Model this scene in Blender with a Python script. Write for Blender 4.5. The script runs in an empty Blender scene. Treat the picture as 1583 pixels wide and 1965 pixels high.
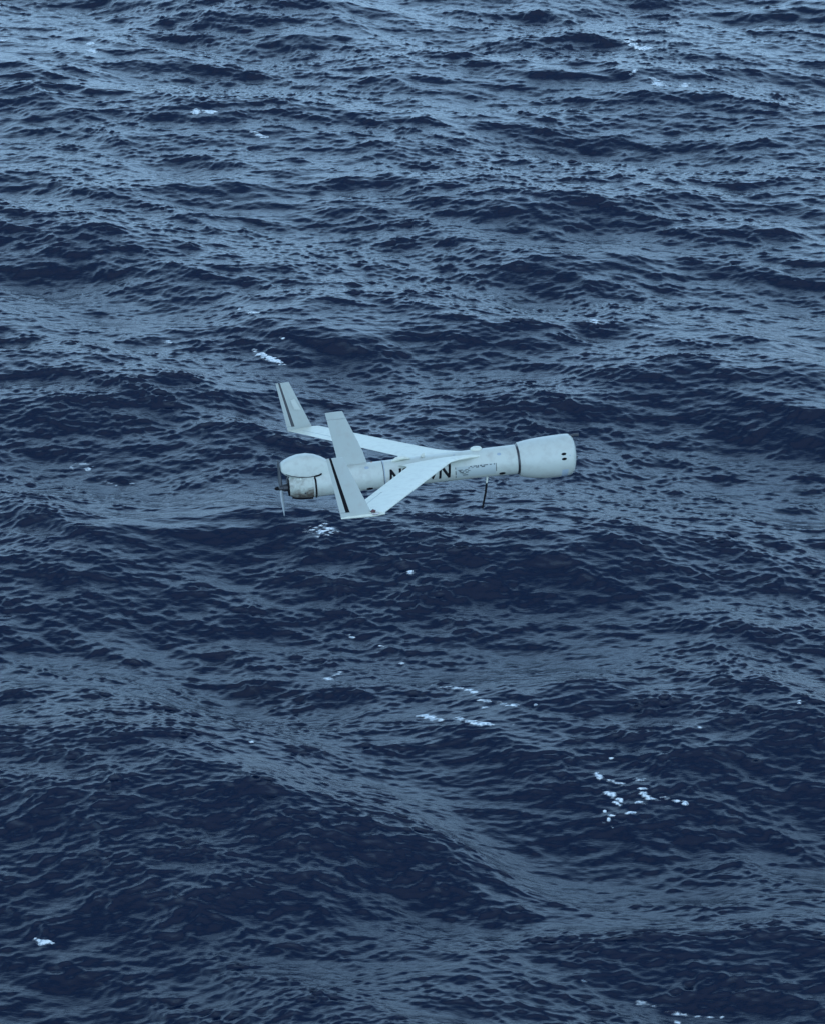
import bpy, bmesh, math, random
import numpy as np
from mathutils import Matrix, Vector

random.seed(4)
SC = bpy.context.scene
COL = SC.collection

# ------------------------------------------------------------------ camera
PW, PH, FPX = 1583.0, 1965.0, 4739.7          # the photograph's pixels, focal length in them
CAM_H, DEP = 20.0, math.radians(26.0)
cam_d = bpy.data.cameras.new("camera")
cam = bpy.data.objects.new("camera", cam_d)
COL.objects.link(cam)
cam_d.sensor_fit = 'VERTICAL'
cam_d.sensor_height = 24.0
cam_d.lens = 24.0 * FPX / PH
cam_d.clip_start = 0.1
cam_d.clip_end = 20000.0
cam.location = (0, 0, CAM_H)
cam.rotation_euler = (math.pi / 2 - DEP, 0, 0)
SC.camera = cam
CAM = np.array([0, 0, CAM_H])
# columns: camera right, down, forward in world axes
CW = np.array([[1, 0, 0],
               [0, -math.sin(DEP), math.cos(DEP)],
               [0, -math.cos(DEP), -math.sin(DEP)]], float)

# ------------------------------------------------------------------ sky and sun (bright overcast)
SUN_EL, SUN_AZ = math.radians(48), math.radians(170)     # azimuth clockwise from +Y: behind the camera
w = bpy.data.worlds.new("World")
SC.world = w
w.use_nodes = True
nt = w.node_tree
bg = nt.nodes['Background']
sky = nt.nodes.new('ShaderNodeTexSky')
sky.sky_type = 'NISHITA'
sky.sun_disc = False
sky.sun_elevation = SUN_EL
sky.sun_rotation = SUN_AZ
sky.air_density = 1.0
sky.dust_density = 0.0
tc = nt.nodes.new('ShaderNodeTexCoord')
cl = nt.nodes.new('ShaderNodeTexNoise')
cl.inputs['Scale'].default_value = 2.2
cl.inputs['Detail'].default_value = 5
nt.links.new(tc.outputs['Generated'], cl.inputs['Vector'])
cr = nt.nodes.new('ShaderNodeValToRGB')
cr.color_ramp.elements[0].position = 0.3
cr.color_ramp.elements[0].color = (7.3, 12.9, 19.8, 1)
cr.color_ramp.elements[1].position = 0.7
cr.color_ramp.elements[1].color = (9.8, 16.3, 23.8, 1)
nt.links.new(cl.outputs['Fac'], cr.inputs['Fac'])
mx = nt.nodes.new('ShaderNodeMixRGB')
sx = nt.nodes.new('ShaderNodeSeparateXYZ'); nt.links.new(tc.outputs['Generated'], sx.inputs[0])
cv = nt.nodes.new('ShaderNodeMapRange')                  # broken cloud closes up towards the horizon, as seen edge on
cv.inputs['From Min'].default_value = 0.05; cv.inputs['From Max'].default_value = 0.80
cv.inputs['To Min'].default_value = 0.85; cv.inputs['To Max'].default_value = 0.06
nt.links.new(sx.outputs['Z'], cv.inputs['Value'])
nt.links.new(cv.outputs[0], mx.inputs['Fac'])
nt.links.new(sky.outputs[0], mx.inputs['Color1'])
nt.links.new(cr.outputs['Color'], mx.inputs['Color2'])
hz = nt.nodes.new('ShaderNodeMapRange')                  # an overcast dims towards the horizon
hz.inputs['From Min'].default_value = 0.0; hz.inputs['From Max'].default_value = 0.40
hz.inputs['To Min'].default_value = 0.56; hz.inputs['To Max'].default_value = 1.0
nt.links.new(sx.outputs['Z'], hz.inputs['Value'])
hm = nt.nodes.new('ShaderNodeVectorMath'); hm.operation = 'SCALE'
nt.links.new(mx.outputs[0], hm.inputs[0]); nt.links.new(hz.outputs[0], hm.inputs['Scale'])
nt.links.new(hm.outputs[0], bg.inputs['Color'])
bg.inputs['Strength'].default_value = 0.15
sun_d = bpy.data.lights.new("sun", 'SUN')
sun_d.energy = 0.5
sun_d.angle = math.radians(115)                          # veiled by thin cloud
sun_d.color = (1.0, 0.99, 0.975)
sun = bpy.data.objects.new("sun", sun_d)
COL.objects.link(sun)
sd = Vector((math.sin(SUN_AZ) * math.cos(SUN_EL), math.cos(SUN_AZ) * math.cos(SUN_EL), math.sin(SUN_EL)))
sun.rotation_euler = sd.to_track_quat('Z', 'Y').to_euler()
sun.location = (0, 30, 60)

vs = SC.view_settings
vs.view_transform = 'Standard'
vs.look = 'None'
vs.exposure = 0.30
vs.gamma = 1.0
vs.use_curve_mapping = False

# ------------------------------------------------------------------ helpers
def new_mat(name, col, rough=0.5, metal=0.0, spec=0.5):
    m = bpy.data.materials.new(name)
    m.use_nodes = True
    b = m.node_tree.nodes['Principled BSDF']
    b.inputs['Base Color'].default_value = (*col, 1)
    b.inputs['Roughness'].default_value = rough
    b.inputs['Metallic'].default_value = metal
    b.inputs['Specular IOR Level'].default_value = spec
    return m

def mesh_obj(name, verts, faces, mat, parent=None, smooth=True):
    me = bpy.data.meshes.new(name)
    me.from_pydata([tuple(v) for v in verts], [], faces)
    bm = bmesh.new(); bm.from_mesh(me)
    bmesh.ops.remove_doubles(bm, verts=bm.verts, dist=1e-6)
    bmesh.ops.recalc_face_normals(bm, faces=bm.faces)
    bm.to_mesh(me); bm.free()
    if smooth:
        me.shade_smooth()
    o = bpy.data.objects.new(name, me)
    COL.objects.link(o)
    if mat: me.materials.append(mat)
    if parent: o.parent = parent
    return o

def project(P):
    """world points -> pixels of the photograph"""
    C = (P - CAM) @ CW
    return PW / 2 + FPX * C[..., 0] / C[..., 2], PH / 2 + FPX * C[..., 1] / C[..., 2]

def ground(u, v):
    d = np.array([(u - PW / 2) / FPX, (v - PH / 2) / FPX, 1.0]) @ CW.T
    t = -CAM_H / d[2]
    return d[0] * t, d[1] * t

# ------------------------------------------------------------------ the sea surface as a sum of waves
G = np.random.default_rng(11)
MEAN_DIR = math.radians(90 - 20)          # waves run towards and across the camera, crests fall to the right

# long waves: drawn from a spectrum, then conditioned so that the swells face the camera (dark)
# or lean away from it (pale) about where they do in the photograph
DARK = [(40,240),(430,240),(535,268),(130,470),(190,462),(310,545),(60,450),(60,725),(350,765),(270,780),(420,770),
        (300,865),(150,870),(70,1050),(350,1050),(500,1015),(700,1055),(730,1140),(190,1165),(330,1190),(60,1100),
        (150,1480),(60,1560),(320,1590),(600,1600),(680,1650),(100,1690),(330,1740),(230,1790),(440,1720),(70,1760),
        (850,1440),(950,1490),(1050,1545),(1130,1600),(1250,1580),(1420,1480),(1520,1440),(1270,1850),(1350,1880),
        (1190,1835),(1480,1900),(1000,1165),(960,1090),(1500,1110),(1450,1230),(1060,1350),(960,165),(1300,190),
        (1360,215),(1560,270),(1490,240),(1060,415),(1150,405),(820,400),(840,460),(850,645),(1060,655),(1120,545),
        (1200,740),(1320,755),(1000,785),(1560,760),(480,660),(410,645),(1350,830),(1500,860),(760,690),(130,1860),
        (560,1660),(860,1640),(200,1600),(260,1690),(420,1650),(520,1625),(150,1650),(390,1780),(540,1730),(30,1640),(740,25),(700,60),(1150,20),(1480,60),(300,20),(900,60),(30,1220),(1560,1560)]
PALE = [(60,310),(230,345),(150,400),(280,1265),(120,1300),(440,1300),(560,1420),(620,1500),(250,1380),(700,1520),
        (80,600),(1010,1640),(1200,1690),(1320,1740),(1450,1750),(1500,1700),(870,1610),(940,1830),(800,1820),
        (1250,1285),(1360,1290),(1200,1310),(1480,1330),(1250,1020),(1400,1000),(950,320),(1080,340),(1250,340),(1080,490),
        (880,740),(1000,720),(600,460),(640,330),(250,300),(420,700),(240,690),(620,1230),(780,1480),(700,1400),
        (900,1250),(1350,1180),(180,960),(250,980),(80,900),(1150,930),(1300,960),(1480,960),(700,560),(950,560),
        (1300,590),(380,1660),(650,1560),(60,1400),(640,1850),(500,1880),(1400,640),(1250,480),(200,620)]
K_A = 240
lamA = np.exp(G.uniform(math.log(1.6), math.log(13.0), K_A))
kA = 2 * math.pi / lamA
thA = MEAN_DIR + np.clip(G.normal(0, 0.62, K_A), -1.5, 1.5)
kxA, kyA = kA * np.cos(thA), kA * np.sin(thA)
SLOPE_A = 0.12
wgt = np.where(lamA > 9, 0.7, 1.0)
sig = SLOPE_A / kA * wgt / math.sqrt(K_A)
def _phi(x, y): return np.outer(x, kxA) + np.outer(y, kyA)
DARK += [(560,1030),(620,1048),(680,1078),(740,1085),(450,1040)]
def _gain(v): return 0.65 if v < 350 else (1.3 if v > 1400 else 1.05)
pts = [(u, v, 0.20 * _gain(v)) for u, v in DARK] + [(u, v, -0.17 * _gain(v)) for u, v in PALE]
gx, gy = np.array([ground(u, v) for u, v, s in pts]).T
obs = np.array([s for u, v, s in pts])
ph = _phi(gx, gy)
Hm = np.concatenate([-np.sin(ph) * kyA, np.cos(ph) * kyA], 1)
S2 = np.concatenate([sig, sig]) ** 2
x0 = G.normal(size=2 * K_A) * np.sqrt(S2)
Kg = (Hm * S2) @ Hm.T + np.eye(len(obs)) * 0.038 ** 2
xA = x0 + (S2[:, None] * Hm.T) @ np.linalg.solve(Kg, obs - Hm @ x0)
cA, sA = xA[:K_A], xA[K_A:]

def long_waves(x, y):
    """x, y flat arrays -> dx, dy, h"""
    n = len(x); out = np.zeros((3, n), np.float32)
    for i in range(K_A):
        p = kxA[i] * x + kyA[i] * y
        c, s = np.cos(p), np.sin(p)
        h = cA[i] * c + sA[i] * s
        q = -cA[i] * s + sA[i] * c            # quarter-phase partner: the horizontal swing
        out[2] += h
        out[0] += q * (kxA[i] / kA[i]); out[1] += q * (kyA[i] / kA[i])
    return out

def tile(L, N, lmin, lmax, slope, spread, mean, power, seed):
    """periodic field of shorter waves (dx, dy, h) by inverse FFT, scaled to an rms slope"""
    g = np.random.default_rng(seed)
    f = np.fft.fftfreq(N, 1.0 / N) * 2 * math.pi / L
    KX, KY = np.meshgrid(f, f, indexing='ij')
    K = np.hypot(KX, KY); K[0, 0] = 1
    lam = 2 * math.pi / K
    th = np.arctan2(KY, KX) - mean
    D = np.exp(-(np.angle(np.exp(1j * th)) / spread) ** 2 / 2) + 0.04
    band = (lam > lmin) & (lam < lmax)
    edge = np.clip(np.log(lam / lmin) / 0.35, 0, 1) * np.clip(np.log(lmax / lam) / 0.3, 0, 1)
    P = np.where(band, K ** (-power) * D, 0) * edge
    a = (g.normal(size=(N, N)) + 1j * g.normal(size=(N, N))) * np.sqrt(P)
    h = np.fft.ifft2(a).real
    fh = np.fft.fft2(h)
    sx = np.fft.ifft2(1j * KX * fh).real; sy = np.fft.ifft2(1j * KY * fh).real
    sc = slope / math.sqrt((sx ** 2 + sy ** 2).mean())
    dx = np.fft.ifft2(1j * KX / K * fh).real * sc
    dy = np.fft.ifft2(1j * KY / K * fh).real * sc
    return np.stack([dx, dy, h * sc]).astype(np.float32)

LB, LC = 43.0, 11.3
TB = tile(LB, 1024, 0.26, 1.6, 0.162, 0.50, MEAN_DIR + 0.08, 4.0, 21)
TC = tile(LC, 1024, 0.075, 0.34, 0.255, 0.42, MEAN_DIR + 0.14, 3.6, 22)
TM = tile(61.0, 256, 2.5, 16.0, 1.0, 2.0, 0.0, 2.5, 23)[2]; TM = (TM / TM.std()).astype(np.float32)   # gusts and slicks

def sample(T, L, x, y):
    N = T.shape[-1]
    fx = (x / L) % 1.0 * N; fy = (y / L) % 1.0 * N
    i = fx.astype(np.int64); j = fy.astype(np.int64)
    a = (fx - i).astype(np.float32); b = (fy - j).astype(np.float32)
    i %= N; j %= N; i1 = (i + 1) % N; j1 = (j + 1) % N
    return (T[..., i, j] * (1 - a) * (1 - b) + T[..., i1, j] * a * (1 - b) + T[..., i, j1] * (1 - a) * b + T[..., i1, j1] * a * b)

def sea(x, y, fine=1.0):
    """undisturbed x, y -> displaced points (n, 3); fine fades the short waves on coarse far cells"""
    o = np.zeros((3, len(x)), np.float32)
    A = long_waves(x, y)
    o += A * np.array([[0.75], [0.75], [1.0]], np.float32)
    gust = np.clip(1.0 + 0.22 * sample(TM, 61.0, x, y), 0.35, 1.7)
    B = sample(TB, LB, x + 3.3, y)
    C = sample(TC, LC, x * 0.9848 + y * 0.1736, -x * 0.1736 + y * 0.9848)   # turned so that repeats never line up
    o += B * np.array([[0.75], [0.75], [1.0]], np.float32) * (0.55 + 0.45 * gust) * fine
    crest = np.clip(1.0 + 1.2 * B[2] / max(TB[2].std(), 1e-6) * 0.2, 0.5, 1.6)
    o += C * np.array([[0.5], [0.5], [1.0]], np.float32) * gust * crest * fine
    lean = (0.8 * B[2] + 0.9 * C[2]) * fine              # wind waves lean forward: steep faces towards the camera
    return np.stack([x + o[0] - lean * math.cos(MEAN_DIR + 0.1), y + o[1] - lean * math.sin(MEAN_DIR + 0.1), o[2]], 1)

def grow(v, step, end, r):
    out = []
    while v < end:
        v += step; step *= r; out.append(v)
    return out

xs = [0.0]
xs = list(np.arange(0, 8.0, 0.027)); xs += grow(xs[-1], 0.029, 17.0, 1.008); xs += grow(xs[-1], xs[-1] - xs[-2], 7000.0, 1.28)
xs = np.array(sorted([-v for v in xs[1:]] + xs))
ys = [24.6]
while ys[-1] < 88.0: ys.append(ys[-1] + 0.0235 * (ys[-1] / 26.0) ** 1.15)
near = grow(0.0, 0.03, 80.0, 1.22); far = grow(0.0, 0.09, 9000.0, 1.16)
ys = np.array([24.6 - v for v in near[::-1]] + ys + [ys[-1] + v for v in far])
X, Y = np.meshgrid(xs, ys, indexing='ij')
nx, ny = X.shape
print('sea grid', nx, ny, 2 * nx * ny)
fx_, fy_ = X.ravel(), Y.ravel()
cell = np.maximum(np.gradient(xs)[:, None], np.gradient(ys)[None, :]).ravel()
fine = np.clip(1.5 - cell / 0.18, 0, 1).astype(np.float32)
big = np.clip(1.4 - cell / 2.5, 0, 1)
SEA_P = np.empty((nx * ny, 3), np.float32)
near_mask = cell < 3.5
SEA_P[:, 0] = fx_; SEA_P[:, 1] = fy_; SEA_P[:, 2] = 0
idx = np.nonzero(near_mask)[0]
for c in np.array_split(idx, 8):
    s = sea(fx_[c], fy_[c], fine[c])
    base = np.stack([fx_[c], fy_[c], np.zeros(len(c))], 1)
    SEA_P[c] = base + (s - base) * big[c][:, None]

water = bpy.data.materials.new("sea_water")
water.use_nodes = True
n = water.node_tree; b = n.nodes['Principled BSDF']
b.inputs['Base Color'].default_value = (0.0001, 0.0058, 0.0205, 1)
b.inputs['Roughness'].default_value = 0.07
b.inputs['IOR'].default_value = 1.333
tcn = n.nodes.new('ShaderNodeTexCoord')
mp = n.nodes.new('ShaderNodeMapping')
mp.inputs['Rotation'].default_value = (0, 0, math.radians(20))
mp.inputs['Scale'].default_value = (0.3, 1.0, 1.0)
n.links.new(tcn.outputs['Object'], mp.inputs['Vector'])
n1 = n.nodes.new('ShaderNodeTexNoise'); n1.inputs['Scale'].default_value = 17.0; n1.inputs['Detail'].default_value = 4.0
n1.inputs['Roughness'].default_value = 0.6; n1.inputs['Distortion'].default_value = 0.25
n.links.new(mp.outputs[0], n1.inputs['Vector'])
bp = n.nodes.new('ShaderNodeBump'); bp.inputs['Strength'].default_value = 0.35; bp.inputs['Distance'].default_value = 0.028
n.links.new(n1.outputs['Fac'], bp.inputs['Height'])
n.links.new(bp.outputs[0], b.inputs['Normal'])

me = bpy.data.meshes.new("sea")
nv = nx * ny
I, J = np.meshgrid(np.arange(nx - 1), np.arange(ny - 1), indexing='ij')
q0 = (I * ny + J).ravel()
quads = np.stack([q0, q0 + ny, q0 + ny + 1, q0 + 1], 1).astype(np.int32)
nf = len(quads)
me.vertices.add(nv); me.vertices.foreach_set('co', SEA_P.ravel())
me.loops.add(nf * 4); me.loops.foreach_set('vertex_index', quads.ravel())
me.polygons.add(nf)
me.polygons.foreach_set('loop_start', np.arange(0, nf * 4, 4, dtype=np.int32))
me.polygons.foreach_set('use_smooth', np.ones(nf, bool))
me.update(calc_edges=True)
me.materials.append(water)
sea_o = bpy.data.objects.new("sea", me)
COL.objects.link(sea_o)
sea_o['kind'] = 'structure'
sea_o['label'] = 'dark navy choppy open sea'

# ------------------------------------------------------------------ drone
DR = np.array([[0.98661126, 0.13271554, 0.0947882],
               [-0.11671476, 0.16861972, 0.97874668],
               [0.11391174, -0.97670567, 0.18185198]])
DT = np.array([-0.6997, -0.1273, 13.1823])
rotm = CW @ DR @ np.diag([1, -1, -1])
loc = CAM + CW @ DT
drone = bpy.data.objects.new("drone", None)
COL.objects.link(drone)
drone.empty_display_size = 0.2
drone.matrix_world = Matrix.LocRotScale(Vector(loc), Matrix(rotm.tolist()).to_quaternion(), None)
drone['label'] = 'white unmanned aircraft with swept wings and rear propeller banking low over the sea'
drone['category'] = 'drone'

def paint(name, col, rough, dirt=(0.30, 0.28, 0.24), amount=0.25, soot=False):
    m = new_mat(name, col, rough)
    t = m.node_tree; bs = t.nodes['Principled BSDF']
    tc = t.nodes.new('ShaderNodeTexCoord')
    a = t.nodes.new('ShaderNodeTexNoise'); a.inputs['Scale'].default_value = 22; a.inputs['Detail'].default_value = 8; a.inputs['Roughness'].default_value = 0.65
    t.links.new(tc.outputs['Object'], a.inputs['Vector'])
    r = t.nodes.new('ShaderNodeMapRange'); r.inputs['From Min'].default_value = 0.48; r.inputs['From Max'].default_value = 0.78
    r.inputs['To Max'].default_value = amount
    t.links.new(a.outputs['Fac'], r.inputs['Value'])
    mix = t.nodes.new('ShaderNodeMixRGB')
    mix.inputs['Color1'].default_value = (*col, 1); mix.inputs['Color2'].default_value = (*dirt, 1)
    t.links.new(r.outputs[0], mix.inputs['Fac'])
    last = mix
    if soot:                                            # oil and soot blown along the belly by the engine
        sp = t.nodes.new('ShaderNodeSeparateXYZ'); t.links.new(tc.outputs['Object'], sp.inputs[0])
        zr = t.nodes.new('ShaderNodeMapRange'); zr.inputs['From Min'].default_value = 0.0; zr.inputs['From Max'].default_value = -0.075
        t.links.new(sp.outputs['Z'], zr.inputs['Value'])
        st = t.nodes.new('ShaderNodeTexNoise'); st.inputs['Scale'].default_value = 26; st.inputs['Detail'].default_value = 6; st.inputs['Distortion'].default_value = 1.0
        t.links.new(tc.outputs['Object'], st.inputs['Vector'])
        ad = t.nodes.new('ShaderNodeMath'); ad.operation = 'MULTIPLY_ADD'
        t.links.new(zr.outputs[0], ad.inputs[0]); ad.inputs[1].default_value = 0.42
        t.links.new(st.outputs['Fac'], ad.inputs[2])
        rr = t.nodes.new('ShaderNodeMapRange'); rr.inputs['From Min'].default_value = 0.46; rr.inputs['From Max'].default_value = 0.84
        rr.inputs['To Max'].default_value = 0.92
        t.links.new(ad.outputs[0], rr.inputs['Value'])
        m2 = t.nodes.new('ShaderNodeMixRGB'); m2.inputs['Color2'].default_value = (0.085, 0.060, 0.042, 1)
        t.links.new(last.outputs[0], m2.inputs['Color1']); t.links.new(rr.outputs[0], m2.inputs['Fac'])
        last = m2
    t.links.new(last.outputs[0], bs.inputs['Base Color'])
    return m

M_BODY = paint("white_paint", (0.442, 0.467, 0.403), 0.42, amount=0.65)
M_WING_LIT = paint("wing_paint_lit", (0.572, 0.589, 0.484), 0.45, amount=0.4)  # white paint raised to carry the light on the top faces
M_FIN_SHADED = paint("fin_paint_shaded", (0.336, 0.365, 0.326), 0.5, amount=0.5)  # the same white darkened, shade of the upright faces put into the colour
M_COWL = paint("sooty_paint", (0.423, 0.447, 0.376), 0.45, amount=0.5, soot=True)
M_NOSE = paint("nose_paint", (0.432, 0.457, 0.399), 0.42, amount=0.5)
M_BLACK = new_mat("black_rubber", (0.004, 0.004, 0.006), 0.8, spec=0.15)
M_DGREY = new_mat("dark_composite", (0.025, 0.027, 0.032), 0.35)
M_GREY = new_mat("grey_fitting", (0.28, 0.33, 0.36), 0.5)
M_BLADE_LIT = new_mat("lit_blade", (0.27, 0.30, 0.30), 0.4)  # blade colour with the light on it mixed in
M_INK = new_mat("black_ink", (0.005, 0.005, 0.007), 0.8, spec=0.15)
M_GINK = new_mat("grey_ink", (0.05, 0.06, 0.06), 0.55)
M_PANEL = new_mat("panel_sticker", (0.37, 0.41, 0.38), 0.5)
M_RED = new_mat("dark_red_lens", (0.07, 0.02, 0.022), 0.25)
M_METAL = new_mat("worn_metal", (0.45, 0.42, 0.40), 0.4, 0.7)
M_GLASS = new_mat("clear_dome", (0.52, 0.62, 0.68), 0.04)
gb = M_GLASS.node_tree.nodes['Principled BSDF']
gb.inputs['Transmission Weight'].default_value = 0.35
gb.inputs['IOR'].default_value = 1.2

# body profile: x, radius, height of the centre line
PROF = [(0.040, 0.054, 0.010), (0.048, 0.061, 0.010), (0.07, 0.0675, 0.008), (0.11, 0.0725, 0.007), (0.17, 0.075, 0.007), (0.30, 0.075, 0.009),
        (0.50, 0.074, 0.010), (0.80, 0.076, 0.010), (1.05, 0.078, 0.010), (1.272, 0.080, 0.009)]
NOSE = [(1.284, 0.0895, 0.007), (1.287, 0.0920, 0.007), (1.32, 0.0995, 0.005), (1.36, 0.1065, 0.003), (1.42, 0.1125, 0.001), (1.48, 0.1145, 0.001),
        (1.53, 0.1140, 0.002), (1.557, 0.1125, 0.003), (1.570, 0.1085, 0.005), (1.579, 0.1000, 0.009), (1.586, 0.0860, 0.013),
        (1.592, 0.066, 0.015), (1.597, 0.043, 0.016), (1.600, 0.021, 0.016), (1.601, 0.001, 0.016)]
def _interp(P, x):
    P = np.array(P); return np.interp(x, P[:, 0], P[:, 1]), np.interp(x, P[:, 0], P[:, 2])
def surf(x, th, off=0.0, P=None):
    """point on the hull; th in degrees from the right side (0) to the top (90)"""
    P = P or (NOSE if x > 1.278 else PROF)
    r, z = _interp(P, x); r += off; a = math.radians(th)
    return (x, -r * math.cos(a), z + r * math.sin(a))

def revolve(name, P, mat, parent, n=72, caps=(True, True), sub=3, x0=None, x1=None):
    xs = []
    for (a, b_) in zip(P[:-1], P[1:]):
        k = max(1, min(sub * 4, int((b_[0] - a[0]) / 0.03))) if (b_[0] - a[0]) > 0.03 else 1
        xs += list(np.linspace(a[0], b_[0], k, endpoint=False))
    xs.append(P[-1][0])
    xs = [x for x in xs if (x0 is None or x >= x0 - 1e-6) and (x1 is None or x <= x1 + 1e-6)]
    V, F = [], []
    for x in xs:
        for i in range(n): V.append(surf(x, 360 * i / n, P=P))
    for k in range(len(xs) - 1):
        for i in range(n):
            j = (i + 1) % n
            F.append((k * n + i, k * n + j, (k + 1) * n + j, (k + 1) * n + i))
    if caps[0]: F.append(tuple(range(n)))
    if caps[1]: F.append(tuple((len(xs) - 1) * n + i for i in range(n)))
    o = mesh_obj(name, V, F, mat, parent)
    o.data.set_sharp_from_angle(angle=math.radians(40))
    return o

def patch(name, mat, parent, x0, x1, t0, t1, off=0.0012, nxp=12, ntp=14, shape=None, P=None):
    """a raised skin on the hull; shape 'oval' rounds it to an ellipse"""
    V, F = [], []
    if shape == 'oval':
        rings, seg = 4, 28
        cx, ct, rx, rt = (x0 + x1) / 2, (t0 + t1) / 2, abs(x1 - x0) / 2, abs(t1 - t0) / 2
        V.append(surf(cx, ct, off * 1.6, P))
        for k in range(1, rings + 1):
            for i in range(seg):
                a = 2 * math.pi * i / seg; f = k / rings
                V.append(surf(cx + rx * f * math.cos(a), ct + rt * f * math.sin(a), off * (1.6 - 0.6 * f) if k < rings else -0.002, P))
        for i in range(seg): F.append((0, 1 + i, 1 + (i + 1) % seg))
        for k in range(rings - 1):
            for i in range(seg):
                j = (i + 1) % seg
                F.append((1 + k * seg + i, 1 + (k + 1) * seg + i, 1 + (k + 1) * seg + j, 1 + k * seg + j))
    else:
        for a in range(nxp + 1):
            for c in range(ntp + 1):
                V.append(surf(x0 + (x1 - x0) * a / nxp, t0 + (t1 - t0) * c / ntp, off, P))
        for a in range(nxp):
            for c in range(ntp):
                q = a * (ntp + 1) + c
                F.append((q, q + ntp + 1, q + ntp + 2, q + 1))
    return mesh_obj(name, V, F, mat, parent)

def tube(name, path, rad, mat, parent, n=10):
    """a round bar along points; rad is one radius or one per point"""
    V, F = [], []
    path = [Vector(p) for p in path]
    R = rad if isinstance(rad, (list, tuple)) else [rad] * len(path)
    ref = None
    for k, p in enumerate(path):
        d = (path[min(k + 1, len(path) - 1)] - path[max(k - 1, 0)]).normalized()
        if ref is None: ref = d.orthogonal().normalized()
        u = (ref - d * ref.dot(d)).normalized(); v = d.cross(u); ref = u
        for i in range(n):
            a = 2 * math.pi * i / n
            V.append(p + (u * math.cos(a) + v * math.sin(a)) * R[k])
    for k in range(len(path) - 1):
        for i in range(n):
            j = (i + 1) % n
            F.append((k * n + i, k * n + j, (k + 1) * n + j, (k + 1) * n + i))
    F.append(tuple(range(n))); F.append(tuple((len(path) - 1) * n + i for i in range(n)))
    o = mesh_obj(name, V, F, mat, parent)
    o.data.set_sharp_from_angle(angle=math.radians(50))
    return o

def foil(name, pieces, mat, parent, shrink=1.0):
    """aerofoil skins. piece = (sections, c0, c1); section = (leading edge point, chord, thickness, thickness axis)"""
    V, F = [], []
    m = 12
    def half(c):
        c = max(0.0, min(1.0, c))
        return 5 * (0.2969 * math.sqrt(c) - 0.126 * c - 0.3516 * c * c + 0.2843 * c ** 3 - 0.1015 * c ** 4)
    for secs, c0, c1 in pieces:
        s = len(V); N = 2 * m
        cs = [c0 + (c1 - c0) * (0.5 - 0.5 * math.cos(math.pi * i / m)) for i in range(m + 1)]
        for le, ch, tk, ax in secs:
            le = Vector(le); ax = Vector(ax)
            up = [le - Vector((ch * c, 0, 0)) + ax * (half(c) * tk * shrink) for c in cs]
            lo = [le - Vector((ch * c, 0, 0)) - ax * (half(c) * tk * shrink * 0.8) for c in cs]
            V += up + lo[::-1][1:-1] if False else up + lo[::-1]
        N = 2 * (m + 1)
        for k in range(len(secs) - 1):
            for i in range(N):
                j = (i + 1) % N
                F.append((s + k * N + i, s + k * N + j, s + (k + 1) * N + j, s + (k + 1) * N + i))
        F.append(tuple(s + i for i in range(N))); F.append(tuple(s + (len(secs) - 1) * N + i for i in range(N)))
    o = mesh_obj(name, V, F, mat, parent)
    o.data.set_sharp_from_angle(angle=math.radians(35))
    return o

# ---- fuselage
fus = revolve("fuselage", [p for p in PROF if p[0] >= 0.17] if False else PROF, M_BODY, drone, x0=0.17)
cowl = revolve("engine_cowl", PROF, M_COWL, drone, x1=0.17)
cowl['label'] = 'soot stained engine cowl at the tail'
tube("cowl_seam", [surf(0.218, t, 0.0005) for t in (92, 80, 70, 60, 52, 46)] + [surf(0.214, 42, .0005), surf(0.205, 38.5, .0005), surf(0.190, 37, .0005), surf(0.180, 35, .0005), surf(0.181, 30, .0005)] +
     [surf(0.183, t, 0.0005) for t in range(20, -81, -10)], 0.0050, M_BLACK, cowl, 8)
tube("panel_seam", [surf(0.553, t, -0.0008) for t in range(-100, 101, 8)], 0.0028, M_GREY, fus, 8)
tube("panel_seam", [surf(0.548, t, -0.0016) for t in range(-100, 101, 8)], 0.0025, M_DGREY, fus, 8)
for (x, t, rx, rt, mt) in ((0.462, 48, 0.015, 9, M_GREY), (1.175, 38, 0.013, 7, M_GREY), (0.935, 60, 0.006, 4, M_GREY)):
    patch("access_cap", mt, fus, x - rx, x + rx, t - rt, t + rt, 0.0012, shape='oval')
patch("belly_port", M_BLACK, fus, 1.165, 1.205, -58, -40, 0.002, shape='oval')
patch("belly_port", M_BLACK, fus, 0.450, 0.490, -66, -46, 0.003, shape='oval')
patch("drain_cap", new_mat("orange_cap", (0.42, 0.22, 0.12), 0.5), fus, 0.490, 0.500, 82, 88, 0.002, shape='oval')

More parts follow.
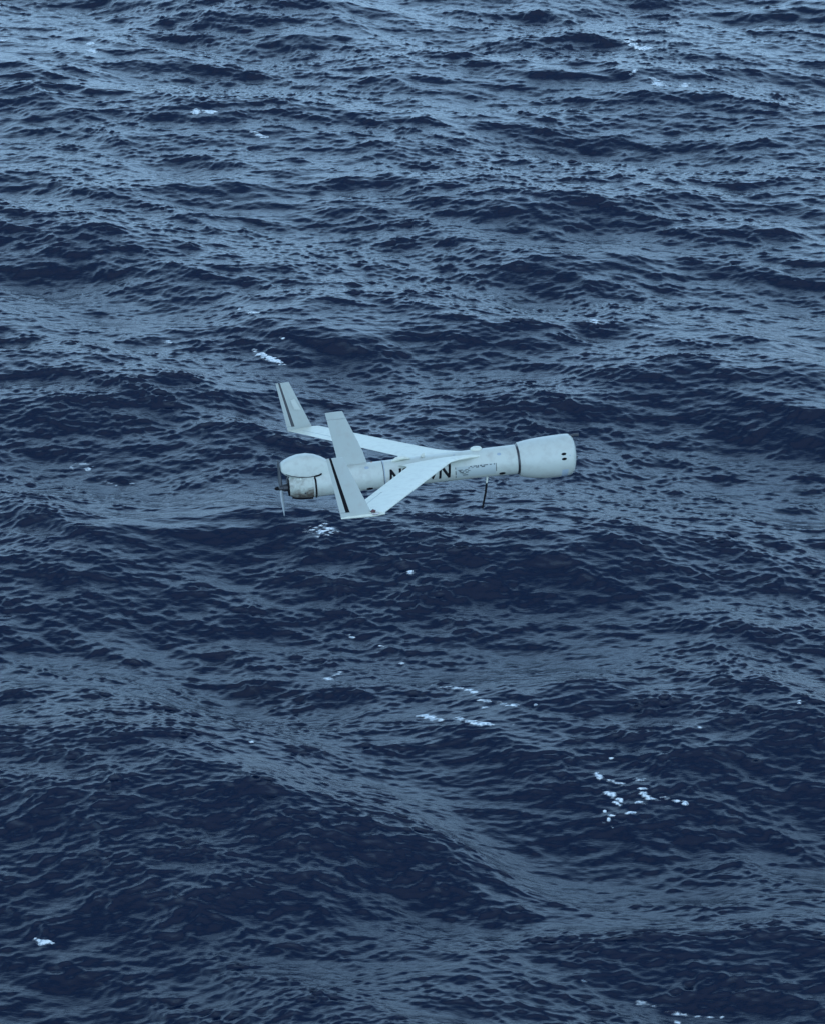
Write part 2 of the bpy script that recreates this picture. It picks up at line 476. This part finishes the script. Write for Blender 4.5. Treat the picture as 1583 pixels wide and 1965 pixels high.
# registration number wrapped on the hull
def wrap_text(body, x0, pitch, th_top, th_bot, shear, name, mat, parent):
    cu = bpy.data.curves.new("lettering", 'FONT')
    cu.body = body; cu.size = 1.0; cu.shear = shear; cu.offset = 0.022
    cu.resolution_u = 4
    t = bpy.data.objects.new("lettering", cu)
    COL.objects.link(t)
    dg = bpy.context.evaluated_depsgraph_get()
    tm = bpy.data.meshes.new_from_object(t.evaluated_get(dg))
    COL.objects.unlink(t); bpy.data.objects.remove(t); bpy.data.curves.remove(cu)
    bm = bmesh.new(); bm.from_mesh(tm)
    ymax = max(v.co.y for v in bm.verts); xmin = min(v.co.x for v in bm.verts); xmax = max(v.co.x for v in bm.verts)
    for k in range(1, 12):
        geom = bm.verts[:] + bm.edges[:] + bm.faces[:]
        bmesh.ops.bisect_plane(bm, geom=geom, plane_co=(0, ymax * k / 12, 0), plane_no=(0, 1, 0))
    for v in bm.verts:
        f = v.co.y / ymax
        v.co = Vector(surf(x0 + (v.co.x - xmin) / (xmax - xmin) * pitch, th_bot + (th_top - th_bot) * f, 0.0012))
    bm.to_mesh(tm); bm.free()
    tm.name = name
    o = bpy.data.objects.new(name, tm); COL.objects.link(o)
    tm.materials.clear(); tm.materials.append(mat)
    o.parent = parent
    return o
wrap_text("N275VN", 0.574, 0.335, 27, -36, 0.12, "registration_number", M_INK, fus)

# printed data panel with worn, unreadable lines
dp = patch("data_panel", M_PANEL, fus, 0.935, 1.150, -44, 4, 0.0008, nxp=10, ntp=10)
V, F = [], []
def dash(x0, x1, t0, t1):
    s = len(V)
    for x in np.linspace(x0, x1, 5):
        for t in np.linspace(t0, t1, 3): V.append(surf(x, t, 0.0016))
    for a in range(4):
        for c in range(2):
            q = s + a * 3 + c; F.append((q, q + 3, q + 4, q + 1))
rg = random.Random(3)
dash(0.930, 0.934, -44, 4); dash(1.1505, 1.1535, -30, 4)
for row, (t, xa, xb) in enumerate(((1, 1.01, 1.145), (-4, 1.0, 1.09), (-9, 0.945, 1.0), (-14, 0.95, 1.01), (-20, 0.955, 1.0), (-26, 0.965, 0.99), (-33, 0.97, 1.0))):
    x = xa
    while x < xb:
        l = rg.uniform(0.006, 0.028); hgt = rg.uniform(2.0, 4.5)
        dash(x, min(x + l, xb), t - hgt / 2, t + hgt / 2)
        x += l + rg.uniform(0.003, 0.014)
mesh_obj("panel_print", V, F, M_GINK, fus, smooth=False)['kind'] = 'stuff'

# ---- nose with its sensor window
def build_nose():
    n = 96
    xs = []
    for a, b_ in zip(NOSE[:-1], NOSE[1:]):
        k = max(1, int((b_[0] - a[0]) / 0.008)); xs += list(np.linspace(a[0], b_[0], k, endpoint=False))
    xs.append(NOSE[-1][0])
    shell, win = [], []
    V = []
    from_np = np.array(NOSE)
    for x in xs:
        for i in range(n): V.append(surf(x, 360 * i / n, P=NOSE))
    for k in range(len(xs) - 1):
        for i in range(n):
            j = (i + 1) % n
            f = (k * n + i, k * n + j, (k + 1) * n + j, (k + 1) * n + i)
            xm = (xs[k] + xs[k + 1]) / 2; t = 360 * (i + 0.5) / n
            (win if (1.506 < xm < 1.541 and 214 < t < 326) else shell).append(f)
    shell.append(tuple(range(n)))
    a = mesh_obj("nose_section", V, shell, M_NOSE, drone)
    a.data.set_sharp_from_angle(angle=math.radians(50))
    # smooth the corner rings
    c = mesh_obj("camera_window", V, win, M_GLASS, a)
    for o in (a, c):
        bm = bmesh.new(); bm.from_mesh(o.data)
        bmesh.ops.delete(bm, geom=[v for v in bm.verts if not v.link_faces], context='VERTS')
        bm.to_mesh(o.data); bm.free()
    return a
nose = build_nose()
V, F = [], []
for i in range(13):
    for j in range(24):
        a, c = math.pi * i / 12, 2 * math.pi * j / 24
        V.append((1.522 + 0.042 * math.sin(a) * math.cos(c), 0.042 * math.sin(a) * math.sin(c), -0.055 + 0.042 * math.cos(a)))
for i in range(12):
    for j in range(24): F.append((i * 24 + j, i * 24 + (j + 1) % 24, (i + 1) * 24 + (j + 1) % 24, (i + 1) * 24 + j))
mesh_obj("camera_ball", V, F, M_GREY, nose)
patch("sensor_port", M_BLACK, nose, 1.501, 1.533, 8, 16.5, 0.0015, shape='oval')
patch("sensor_port", M_BLACK, nose, 1.501, 1.533, -5.5, 3, 0.0015, shape='oval')
patch("nose_vent", M_GREY, nose, 1.545, 1.553, 4, 8, 0.001, shape='oval')
tube("pitot_probe", [(1.560, -0.02, 0.104), (1.600, -0.02, 0.108), (1.622, -0.02, 0.106)], [0.008, 0.008, 0.010], M_DGREY, nose, 8)
tube("pitot_probe", [(1.596, -0.01, -0.012), (1.610, -0.01, -0.013)], 0.004, M_DGREY, nose, 8)
V, F = [], []
jr = revolve("nose_joint", [(1.272, 0.0775, 0.009), (1.2755, 0.079, 0.009), (1.289, 0.080, 0.008), (1.290, 0.078, 0.008)], M_DGREY, drone)

# ---- wings
SW = 1.51
def wing_line(y):
    le = np.interp(y, [0.0, 0.03, 0.06, 0.085, 0.11, 0.14, 0.17, 0.20, 0.25, SW], [1.16, 1.13, 1.075, 1.025, 0.985, 0.948, 0.920, 0.898, 0.874, 0.378])
    te = np.interp(y, [0.0, 0.05, 0.09, 0.14, 0.20, SW], [0.625, 0.630, 0.640, 0.656, 0.662, 0.172])
    z = np.interp(y, [0, 0.05, 0.09, 0.2, SW], [0.050, 0.056, 0.062, 0.0685, 0.0806])
    tk = np.interp(y, [0, 0.06, 0.09, 0.14, 0.22, SW], [0.045, 0.032, 0.036, 0.037, 0.034, 0.025])
    return le, le - te, z, tk
for side in (-1, 1):                 # -1: the right wing, nearest the camera
    def sec(y): 
        le, ch, z, tk = wing_line(y); return ((le, side * y, z), ch, tk, (0, 0, 1))
    root = [sec(y) for y in (0.0, 0.02, 0.04, 0.06, 0.075, 0.09, 0.11, 0.14, 0.17, 0.20, 0.25, 0.4, 0.6, 0.80, 0.948)]
    mid = [sec(y) for y in (0.9485, 1.1, 1.3, 1.4315)]
    tip = [sec(y) for y in (1.432, 1.49, 1.505, SW + 0.004)]
    wg = foil("wing", [(root, 0, 1), (mid, 0, 0.735), (tip, 0, 1)], M_WING_LIT, drone)
    foil("elevon", [([sec(y) for y in (0.952, 1.1, 1.3, 1.428)], 0.765, 1.0)], M_WING_LIT, wg)
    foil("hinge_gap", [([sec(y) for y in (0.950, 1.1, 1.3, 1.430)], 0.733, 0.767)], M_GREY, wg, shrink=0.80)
    # tip rail with the arresting hook and the light
    le, ch, z, tk = wing_line(SW)
    tube("wingtip_rail", [(le + 0.004, side * (SW + .004), z - .002), (le - 0.05, side * (SW + .007), z - 0.002), (le - ch, side * (SW + .004), z - .002)], [0.005, 0.010, 0.004], M_WING_LIT, wg, 8)
    tube("hook", [(le - 0.028, side * (SW + .010), z + .006), (le - 0.034, side * (SW + .022), z + 0.003), (le - 0.052, side * (SW + .021), z + 0.004), (le - .058, side * (SW + .010), z + .007)], 0.0045, M_METAL, wg, 6)
    if side < 0: tube("navigation_light", [(le - 0.062, side * (SW + .004), z + .012), (le - 0.052, side * (SW + .004), z + .017), (le - 0.040, side * (SW + .004), z + .013)], [0.006, 0.009, 0.006], M_RED, wg, 8)
    # winglet
    def ws(f, lean=0.0):
        return ((np.interp(f, [0, 1], [0.322, 0.208]), side * SW, 0.081 + f * 0.289), np.interp(f, [0, 1], [0.150, 0.079]), 0.017 - 0.006 * f, (0, 1, 0))
    base_s = [ws(f) for f in (-0.02, 0.03, 0.075)]
    up_s = [ws(f) for f in (0.0755, 0.3, 0.6, 0.9, 0.985, 1.0)]
    wl = foil("winglet", [(base_s, 0, 1), (up_s, 0, 0.675)], M_FIN_SHADED, drone)
    foil("rudder", [([ws(f) for f in (0.082, 0.4, 0.7, 1.0)], 0.812, 1.0)], M_FIN_SHADED, wl)
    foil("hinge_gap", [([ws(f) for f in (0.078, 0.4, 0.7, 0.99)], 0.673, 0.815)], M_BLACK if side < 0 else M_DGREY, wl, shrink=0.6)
    if side > 0:
        V = [(0.262, SW - 0.0105, 0.20), (0.222, SW - 0.0105, 0.205), (0.205, SW - 0.0105, 0.262), (0.232, SW - 0.0105, 0.268)]
        V += [(a, b_ + 0.004, c) for a, b_, c in V]
        mesh_obj("cover_plate", V, [(0, 1, 2, 3), (7, 6, 5, 4), (0, 1, 5, 4), (1, 2, 6, 5), (2, 3, 7, 6), (3, 0, 4, 7)], M_NOSE, wl, smooth=False)

# ---- centre fin
def fs(f):
    return ((np.interp(f, [0, 1], [0.4765, 0.367]), 0, 0.093 + f * 0.282), np.interp(f, [0, 1], [0.158, 0.093]), 0.018 - 0.005 * f, (0, 1, 0))
fin = foil("tail_fin", [([fs(f) for f in (-0.12, 0.2, 0.5, 0.857)], 0, 1)], M_FIN_SHADED, drone)
foil("fin_cap", [([fs(f) for f in (0.862, 0.93, 0.985, 1.0)], 0, 1)], M_FIN_SHADED, fin)

# ---- hump over the engine's cylinder
hx = [0.010, 0.014, 0.03, 0.06, 0.10, 0.15, 0.19, 0.225, 0.25, 0.268, 0.278]
ht = [0.130, 0.136, 0.147, 0.160, 0.170, 0.171, 0.162, 0.147, 0.131, 0.114, 0.098]
hw = [0.046, 0.049, 0.053, 0.058, 0.060, 0.061, 0.060, 0.055, 0.048, 0.040, 0.028]
hb = [0.088, 0.084, 0.070, 0.056, 0.046, 0.042, 0.042, 0.044, 0.050, 0.056, 0.060]
V, F = [], []; n = 32
for x, t, wd, bt in zip(hx, ht, hw, hb):
    for i in range(n):
        a = 2 * math.pi * i / n
        c, s = math.cos(a), math.sin(a)
        e = 0.66 if s > 0 else 0.28
        V.append((x, wd * math.copysign(abs(c) ** e, c), (t + bt) / 2 + (t - bt) / 2 * math.copysign(abs(s) ** e, s)))
for k in range(len(hx) - 1):
    for i in range(n):
        j = (i + 1) % n; F.append((k * n + i, k * n + j, (k + 1) * n + j, (k + 1) * n + i))
F.append(tuple(range(n))); F.append(tuple((len(hx) - 1) * n + i for i in range(n)))
hump = mesh_obj("cylinder_fairing", V, F, M_BODY, drone)
hump.data.set_sharp_from_angle(angle=math.radians(45))
patch("exhaust_plate", M_BODY, cowl, 0.10, 0.165, 38, 62, 0.003)
patch("cowl_fastener", M_WING_LIT, cowl, 0.098, 0.112, 27, 37, 0.004, shape='oval')
patch("exhaust_port", M_BLACK, cowl, 0.055, 0.075, 52, 70, 0.004, shape='oval')

revolve("cowl_lip", [(0.036, 0.052, 0.010), (0.0365, 0.0565, 0.010), (0.043, 0.0590, 0.010), (0.044, 0.055, 0.010)], M_BLACK, cowl, n=40)
patch("hinge_bracket", M_GREY, cowl, 0.222, 0.262, 58, 74, 0.010)
patch("oil_cap", M_DGREY, cowl, 0.118, 0.128, -38, -28, 0.002, shape='oval')
patch("oil_cap", M_DGREY, cowl, 0.090, 0.098, -52, -40, 0.002, shape='oval')
tube("belly_edge_strip", [surf(x, -78, 0.002) for x in (0.055, 0.08, 0.11, 0.14, 0.165)], 0.007, M_BLACK, cowl, 8)  # black strip along the cowl's bottom edge
tube("fairing_shadow_line", [(x, -yv, z) for x, yv, z in ((0.03, 0.0535, 0.079), (0.06, 0.0585, 0.066), (0.10, 0.0605, 0.056), (0.15, 0.0615, 0.052), (0.20, 0.0600, 0.052), (0.235, 0.054, 0.056))], 0.0022, M_DGREY, hump, 6)  # dark line drawn in for the shade under the hump's lower edge
# ---- propeller
prop = revolve("propeller", [(-0.012, 0.012, 0.0), (-0.008, 0.016, 0.0), (0.012, 0.016, 0.0), (0.014, 0.020, 0), (0.041, 0.022, 0.0)], M_DGREY, drone, n=20)
tube("spinner_bolt", [(-0.034, 0, 0), (-0.022, 0, 0), (-0.012, 0, 0)], [0.006, 0.010, 0.008], M_BLACK, prop, 10)
def blade(sgn, mat):
    V, F = [], []
    d = Vector((0.0, -0.26 * sgn, -0.965 * sgn)).normalized()       # along the blade
    tdir = Vector((1, 0, 0)).cross(d)
    st = [(0.0, 0.010, 0.010, 60), (0.02, 0.011, 0.008, 52), (0.05, 0.0135, 0.005, 40), (0.09, 0.0135, 0.004, 28), (0.125, 0.011, 0.003, 20), (0.146, 0.007, 0.002, 16), (0.152, 0.003, 0.001, 15)]
    n = 12
    for r, ch, tk, tw in st:
        a = math.radians(tw)
        u = tdir * math.cos(a) + Vector((1, 0, 0)) * math.sin(a); v = d.cross(u)
        for i in range(n):
            q = 2 * math.pi * i / n
            V.append(d * r + u * math.cos(q) * ch + v * math.sin(q) * tk)
    for k in range(len(st) - 1):
        for i in range(n):
            j = (i + 1) % n; F.append((k * n + i, k * n + j, (k + 1) * n + j, (k + 1) * n + i))
    F.append(tuple(range(n))); F.append(tuple((len(st) - 1) * n + i for i in range(n)))
    return mesh_obj("propeller_blade", V, F, mat, prop)
blade(1, M_BLADE_LIT)['label'] = 'lower blade, pale grey as if lit'  # light on this blade is put into its pale colour
blade(-1, M_DGREY)['label'] = 'upper blade, dark as if in shade'  # shade on this blade is put into its dark colour
tube("engine_mount", [(0.036, -0.030, 0.03), (0.044, -0.030, 0.07), (0.044, -0.02, 0.09)], 0.008, M_DGREY, cowl, 8)

# ---- antennas
ant = tube("belly_antenna", [(1.112, 0, -0.055), (1.109, 0, -0.075), (1.103, 0, -0.102)], [0.008, 0.0055, 0.005], M_WING_LIT, drone)
tube("antenna_rod", [(1.103, 0, -0.102), (1.094, 0, -0.15), (1.068, 0, -0.238)], [0.0062, 0.006, 0.0052], M_BLACK, ant)
V, F = [], []; n = 32
lv = [(0.0, 0.030), (0.006, 0.032), (0.014, 0.031), (0.020, 0.026), (0.0235, 0.016), (0.0245, 0.004)]
for z, r in lv:
    for i in range(n):
        a = 2 * math.pi * i / n; V.append((1.062 + r * math.cos(a), r * math.sin(a) * 0.9, 0.080 + z))
for k in range(len(lv) - 1):
    for i in range(n):
        j = (i + 1) % n; F.append((k * n + i, k * n + j, (k + 1) * n + j, (k + 1) * n + i))
F.append(tuple(range(n))); F.append(tuple((len(lv) - 1) * n + i for i in range(n)))
mesh_obj("antenna_dome", V, F, M_WING_LIT, drone)
tube("wing_root_fairing", [(0.60, -0.03, 0.080), (0.625, -0.03, 0.088), (0.66, -0.03, 0.093), (0.70, -0.03, 0.085)], [0.004, 0.011, 0.012, 0.004], M_WING_LIT, drone, 12)
tube("top_cap", [(0.765, -0.02, 0.085), (0.775, -0.02, 0.098), (0.78, -0.02, 0.103)], [0.012, 0.009, 0.003], M_WING_LIT, drone, 12)

# ------------------------------------------------------------------ foam on the water
M_FOAM = new_mat("sea_foam", (0.72, 0.76, 0.76), 0.7)
ft = M_FOAM.node_tree
fn = ft.nodes.new('ShaderNodeTexNoise'); fn.inputs['Scale'].default_value = 20; fn.inputs['Detail'].default_value = 5
ftc = ft.nodes.new('ShaderNodeTexCoord'); ft.links.new(ftc.outputs['Object'], fn.inputs['Vector'])
fr = ft.nodes.new('ShaderNodeValToRGB')
fr.color_ramp.elements[0].position = 0.35; fr.color_ramp.elements[0].color = (0.30, 0.37, 0.42, 1)
fr.color_ramp.elements[1].position = 0.6; fr.color_ramp.elements[1].color = (0.70, 0.73, 0.71, 1)
ft.links.new(fn.outputs['Fac'], fr.inputs['Fac']); ft.links.new(fr.outputs['Color'], ft.nodes['Principled BSDF'].inputs['Base Color'])

fa = ft.nodes.new('ShaderNodeAttribute'); fa.attribute_name = 'foam_cover'
fm = ft.nodes.new('ShaderNodeMath'); fm.operation = 'MULTIPLY'; fm.use_clamp = True
fg = ft.nodes.new('ShaderNodeMapRange'); fg.inputs['From Min'].default_value = 0.25; fg.inputs['From Max'].default_value = 0.65
fg.inputs['To Min'].default_value = 0.55; fg.inputs['To Max'].default_value = 1.6
ft.links.new(fn.outputs['Fac'], fg.inputs['Value'])
ft.links.new(fa.outputs['Fac'], fm.inputs[0]); ft.links.new(fg.outputs[0], fm.inputs[1])
ft.links.new(fm.outputs[0], ft.nodes['Principled BSDF'].inputs['Alpha'])

_g = np.random.default_rng(5)
def noise_tile(N=256, cells=22, stretch=1.6):
    f = np.fft.fftfreq(N, 1.0 / N); KX, KY = np.meshgrid(f, f, indexing='ij')
    K = np.hypot(KX * stretch ** 0.5, KY / stretch ** 0.5)
    a = np.fft.fft2(_g.normal(size=(N, N))) * np.exp(-(K / cells) ** 2) * (1 / (1 + (K / 10) ** 1.2))
    h = np.fft.ifft2(a).real
    return ((h - h.mean()) / h.std()).astype(np.float32)
NT = noise_tile()

PXI = np.nonzero(near_mask & (fine > 0.3))[0]
def locate(u, v):
    """undisturbed x, y of the water point that the camera sees at a pixel"""
    gx0, gy0 = ground(u, v)
    sel = PXI[(np.abs(fx_[PXI] - gx0) < 2.5) & (np.abs(fy_[PXI] - gy0) < 4)]
    uu, vv = project(SEA_P[sel].astype(float))
    k = sel[np.argmin((uu - u) ** 2 + (vv - v) ** 2)]
    return fx_[k], fy_[k]

def foam(name, label, dabs, thr=0.0, thick=0.03):
    """dabs: (u, v, length, width, tilt down to the right in degrees, strength) in the photograph's pixels"""
    if dabs[0][1] < 250:                                 # far flecks stand a little prouder
        dabs = [(u, v, ln * 1.15, wd * 1.45, t, min(1.0, st + 0.15)) for u, v, ln, wd, t, st in dabs]
    lo, hi, stp = np.array([1e9, 1e9]), np.array([-1e9, -1e9]), 1e9
    for (u, v, ln, wd, tilt, st) in dabs:
        x0, y0 = locate(u, v)
        dist = math.sqrt(x0 * x0 + y0 * y0 + CAM_H ** 2)
        m = dist / FPX                                   # metres per pixel across
        ex = ln * m * 0.9 + 0.08
        ey = (wd + ln * abs(math.sin(math.radians(tilt)))) * m / (CAM_H / dist) * 0.9 + 0.12
        lo = np.minimum(lo, (x0 - ex, y0 - ey)); hi = np.maximum(hi, (x0 + ex, y0 + ey))
        stp = min(stp, max(0.009, m * 1.0))
    AX, AY = np.meshgrid(np.arange(lo[0], hi[0], stp), np.arange(lo[1], hi[1], stp * 1.4), indexing='ij')
    P = sea(AX.ravel(), AY.ravel())
    pu, pv = project(P.astype(float))
    nz = sample(NT, 3.0, AX.ravel() + 0.37 * dabs[0][0], AY.ravel())
    nf = sample(NT, 0.8, AX.ravel() * 0.45 + AY.ravel() * 0.2, AY.ravel() * 0.9 - AX.ravel() * 0.1 + 0.17 * dabs[0][1])
    val = np.full(len(P), -9.0); cov = np.zeros(len(P))
    for (u, v, ln, wd, tilt, st) in dabs:
        c, s = math.cos(math.radians(tilt)), math.sin(math.radians(tilt))
        a = ((pu - u) * c + (pv - v) * s) / (ln / 2); b_ = (-(pu - u) * s + (pv - v) * c) / (wd / 2)
        k = st - (a * a + (b_ * 0.95) ** 2) ** 0.7
        cov = np.where(k > val, min(0.85, 0.15 + st), cov); val = np.maximum(val, k)
    amp = 0.9 if len(dabs) > 1 else 0.75
    val = val + amp * (0.38 * nz + 0.42 * nf)
    keep = val > thr
    lift = np.clip(val - thr, 0, 1)
    keep = val > thr - 0.4                               # a thin wet film round the froth
    P[:, 2] += np.where(keep, 0.004 + thick * 0.22 * lift, -0.004)
    D = (np.clip(lift * 2.2, 0, 1) * 0.85 + np.clip((val - thr + 0.4) * 0.5, 0, 0.18)) * cov
    nxp, nyp = AX.shape
    kk = keep.reshape(nxp, nyp)
    ii, jj = np.nonzero((kk[:-1, :-1].astype(int) + kk[1:, :-1] + kk[1:, 1:] + kk[:-1, 1:]) >= 2)
    V = [tuple(map(float, p)) for p in P]
    F = [(i * nyp + j, (i + 1) * nyp + j, (i + 1) * nyp + j + 1, i * nyp + j + 1) for i, j in zip(ii.tolist(), jj.tolist())]
    if not F:
        print('no foam:', label); return None
    if not (len(dabs) > 3 and name == 'foam_patch'):       # a single patch: keep its one connected piece
        par = {}
        def root(i):
            while par.setdefault(i, i) != i: par[i] = par[par[i]]; i = par[i]
            return i
        for f in F:
            r0 = root(f[0])
            for i in f[1:]: par[root(i)] = r0
        cnt = {}
        for f in F: cnt[root(f[0])] = cnt.get(root(f[0]), 0) + 1
        best = max(cnt, key=cnt.get)
        F = [f for f in F if root(f[0]) == best]
    used = sorted({i for f in F for i in f}); rem = {k: i for i, k in enumerate(used)}
    D = D[used]
    V = [V[k] for k in used]; F = [tuple(rem[i] for i in f) for f in F]
    c = np.mean(np.array(V), 0)
    me = bpy.data.meshes.new(name)
    me.from_pydata([tuple(np.array(p) - c) for p in V], [], F); me.shade_smooth()
    at = me.attributes.new('foam_cover', 'FLOAT', 'POINT'); at.data.foreach_set('value', D.astype(np.float32))
    me.materials.append(M_FOAM)
    o = bpy.data.objects.new(name, me); COL.objects.link(o)
    o.location = c
    if label:
        o['label'] = label
        if len(dabs) > 3 and name == 'foam_patch': o['kind'] = 'stuff'     # scattered flecks nobody could count
        else: o['category'] = 'foam'; o['group'] = 'white foam on the water'
    return o

foam("whitecap", "bright solid whitecap streak slanting down just above the drone's far upright fin",
     [(518, 688, 74, 9, 22, 1.0), (493, 676, 22, 12, 20, .9), (508, 684, 26, 12, 20, .95), (528, 692, 30, 8, 22, .9), (546, 699, 22, 5, 22, .8), (500, 666, 14, 4, 0, .5)], 0.05, 0.07)
foam("whitecap", "frothy white splash on the wave right below the drone's near wing tip",
     [(620, 1019, 56, 17, 5, .95), (602, 1022, 20, 14, 60, .6), (640, 1014, 34, 6, 5, .6), (608, 1030, 20, 5, 10, .6), (650, 1022, 20, 8, 30, .5)], 0.1, 0.07)
foam("foam_patch", "small white foam patch below the splash, on the crest of a dark wave",
     [(772, 1094, 34, 9, 15, .65), (790, 1101, 24, 8, 10, .6), (765, 1092, 10, 6, 0, .5)], 0.12, 0.04)
foam("whitecap", "short white streak at the right end of the darkest crest in the upper left",
     [(498, 259, 34, 6, 20, .95), (492, 257, 20, 7, 25, .85), (506, 262, 18, 7, 10, .8)], 0.05, 0.05)
foam("whitecap", "round white fleck at the left end of the darkest crest in the upper left",
     [(375, 216, 15, 7, 0, 1.0)], 0.05, 0.05)
foam("foam_patch", "faint dash just right of the round white fleck on the upper left crest", [(403, 214, 26, 6, 5, .6)], 0.05, 0.03)
foam("foam_patch", "small white fleck near the upper left corner, lower of a pair", [(178, 99, 18, 6, 0, .9)], 0.05, 0.04)
foam("foam_patch", "small white fleck near the upper left corner, upper of a pair", [(174, 85, 16, 5, 0, .8)], 0.05, 0.04)
foam("foam_patch", "tiny white fleck cut by the left edge of the picture", [(4, 78, 14, 5, 0, .9)], 0.05, 0.04)
foam("foam_patch", "thin level white dash above the bright solid whitecap streak", [(482, 600, 26, 4, 4, .9), (460, 593, 10, 4, 0, .5)], 0.05, 0.03)
foam("foam_patch", "small white fleck left of the bright solid whitecap streak", [(320, 656, 20, 6, 0, .65)], 0.05, 0.03)
foam("foam_patch", "tiny bright dot just right of the bright solid whitecap streak", [(544, 650, 12, 5, 8, .9)], 0.05, 0.03)
foam("foam_patch", "tiny white dash on open water above the middle of the left half", [(441, 386, 20, 4, 0, .8)], 0.05, 0.03)
foam("whitecap", "curled white crest line near the top edge right of the middle",
     [(1216, 85, 34, 5, 25, .9), (1206, 78, 22, 5, -15, .75), (1230, 92, 28, 6, 5, .85), (1208, 86, 8, 7, 60, .5)], 0.08, 0.04)
foam("foam_patch", "slanting white fleck below the curled crest line near the top", [(1260, 159, 22, 8, 25, .9)], 0.05, 0.03)
foam("foam_patch", "flat white dash right of the slanting fleck near the top", [(1312, 164, 18, 6, 0, .9)], 0.05, 0.03)
foam("foam_patch", "faint fleck between the curled crest line and the slanting fleck near the top", [(1215, 138, 16, 5, -20, .8)], 0.05, 0.03)
foam("foam_patch", "double white fleck on open water above the drone's nose",
     [(1140, 615, 26, 6, 0, .7), (1130, 608, 14, 4, 10, .55), (1144, 620, 14, 4, 0, .7)], 0.08, 0.03)
foam("foam_patch", "tiny white dash on open water in the upper right, alone", [(1297, 439, 14, 4, 0, .8)], 0.05, 0.03)
foam("foam_patch", "faint foam traces on open water far right of the double fleck above the nose", [(1292, 597, 34, 5, 5, .3), (1245, 625, 40, 4, 3, .2)], 0.15, 0.015)
foam("foam_patch", "broken foam strip across the water below the drone, upper of two strips",
     [(865, 1320, 60, 7, 4, .45), (895, 1324, 26, 8, 10, .7), (908, 1330, 18, 12, 30, .7), (925, 1344, 40, 8, 10, .5), (965, 1350, 40, 8, 8, .5), (990, 1354, 22, 7, 5, .75), (1028, 1352, 12, 5, 0, .7), (925, 1356, 30, 5, 5, .4)], 0.15, 0.03)
foam("foam_patch", "broken foam strip across the water below the drone, lower of two strips",
     [(822, 1376, 36, 9, 12, .75), (845, 1383, 14, 6, 10, .6), (885, 1380, 36, 7, 10, .7), (912, 1388, 44, 10, 8, .85), (935, 1391, 22, 6, 4, .6), (988, 1390, 24, 4, 0, .5), (795, 1372, 20, 6, 8, .4)], 0.1, 0.035)
foam("foam_patch", "scattered bright foam patches on the dark wave at lower right",
     [(1144, 1488, 16, 8, 30, .6), (1150, 1495, 10, 10, 60, .5), (1185, 1503, 50, 6, 10, .45), (1192, 1508, 18, 4, 0, .75), (1172, 1526, 26, 9, 25, .9), (1190, 1536, 22, 8, 25, .9),
      (1186, 1543, 16, 7, 20, .75), (1228, 1497, 40, 8, 8, .4), (1232, 1514, 26, 4, 3, .7), (1237, 1526, 24, 12, 30, .9), (1252, 1534, 36, 5, 8, .9), (1275, 1531, 20, 7, 10, .9), (1294, 1537, 18, 5, 8, .8),
      (1312, 1541, 12, 6, 0, .95), (1230, 1541, 22, 5, 5, .8), (1281, 1547, 20, 4, -12, .7), (1160, 1558, 10, 6, 60, .7), (1170, 1564, 18, 5, 5, .75), (1212, 1560, 24, 3.5, -8, .8),
      (1168, 1574, 10, 7, 40, .7), (1158, 1579, 10, 4, 0, .6), (1175, 1588, 10, 6, 20, .85), (1190, 1580, 36, 8, 10, .3), (1170, 1455, 14, 5, 5, .85)], 0.1, 0.04)
foam("whitecap", "small white splash alone near the left edge towards the bottom",
     [(83, 1806, 34, 7, 10, .95), (76, 1804, 20, 7, 15, .85), (92, 1809, 20, 7, 5, .85), (84, 1812, 22, 5, 5, .7), (68, 1801, 8, 5, 0, .6)], 0.08, 0.05)
foam("foam_patch", "small pale foam knot with a tail in the open water under the splash",
     [(650, 1291, 24, 9, -15, .5), (634, 1305, 18, 6, 10, .6), (648, 1310, 22, 4, 0, .6), (625, 1312, 16, 3, 0, .4)], 0.1, 0.03)
foam("foam_patch", "loose foam flecks on the dark wave between the splash and the foam knot",
     [(672, 1217, 20, 4, 0, .6), (675, 1222, 12, 5, 20, .5), (705, 1234, 20, 3, 5, .5), (735, 1240, 16, 4, 10, .6), (772, 1273, 16, 4, -8, .7), (722, 1252, 10, 3, 0, .4)], 0.1, 0.02)
foam("foam_patch", "two tiny bright dots on the pale water left of the foam strips", [(484, 1424, 9, 5, 0, .9), (494, 1438, 8, 5, 20, .7), (502, 1430, 6, 3, 0, .5)], 0.05, 0.02)
foam("foam_patch", "thin faint foam trails along the bottom edge right of the middle",
     [(1230, 1925, 30, 14, 30, .3), (1255, 1932, 60, 6, 10, .35), (1300, 1945, 50, 8, 8, .45), (1340, 1950, 60, 5, 5, .45), (1385, 1952, 14, 6, 0, .7), (1120, 1884, 22, 8, 25, .45), (1232, 1819, 30, 4, 5, .55), (1298, 1963, 20, 8, 20, .5)], 0.15, 0.02)
foam("foam_patch", "small pale crest line at the right edge of the lower half", [(1532, 1348, 12, 7, -30, .7), (1512, 1350, 40, 4, -4, .5)], 0.12, 0.03)
foam("foam_patch", "lone tiny pale fleck left of the crest line at the right edge", [(1342, 1396, 12, 6, 0, .7)], 0.08, 0.03)
foam("foam_patch", "faint pale foam smear on the water left of the drone's propeller",
     [(172, 905, 30, 12, 60, .35), (160, 890, 40, 8, 10, .35), (205, 925, 60, 7, 22, .4), (255, 928, 16, 4, 0, .3), (140, 900, 16, 12, 50, .25)], 0.2, 0.015)
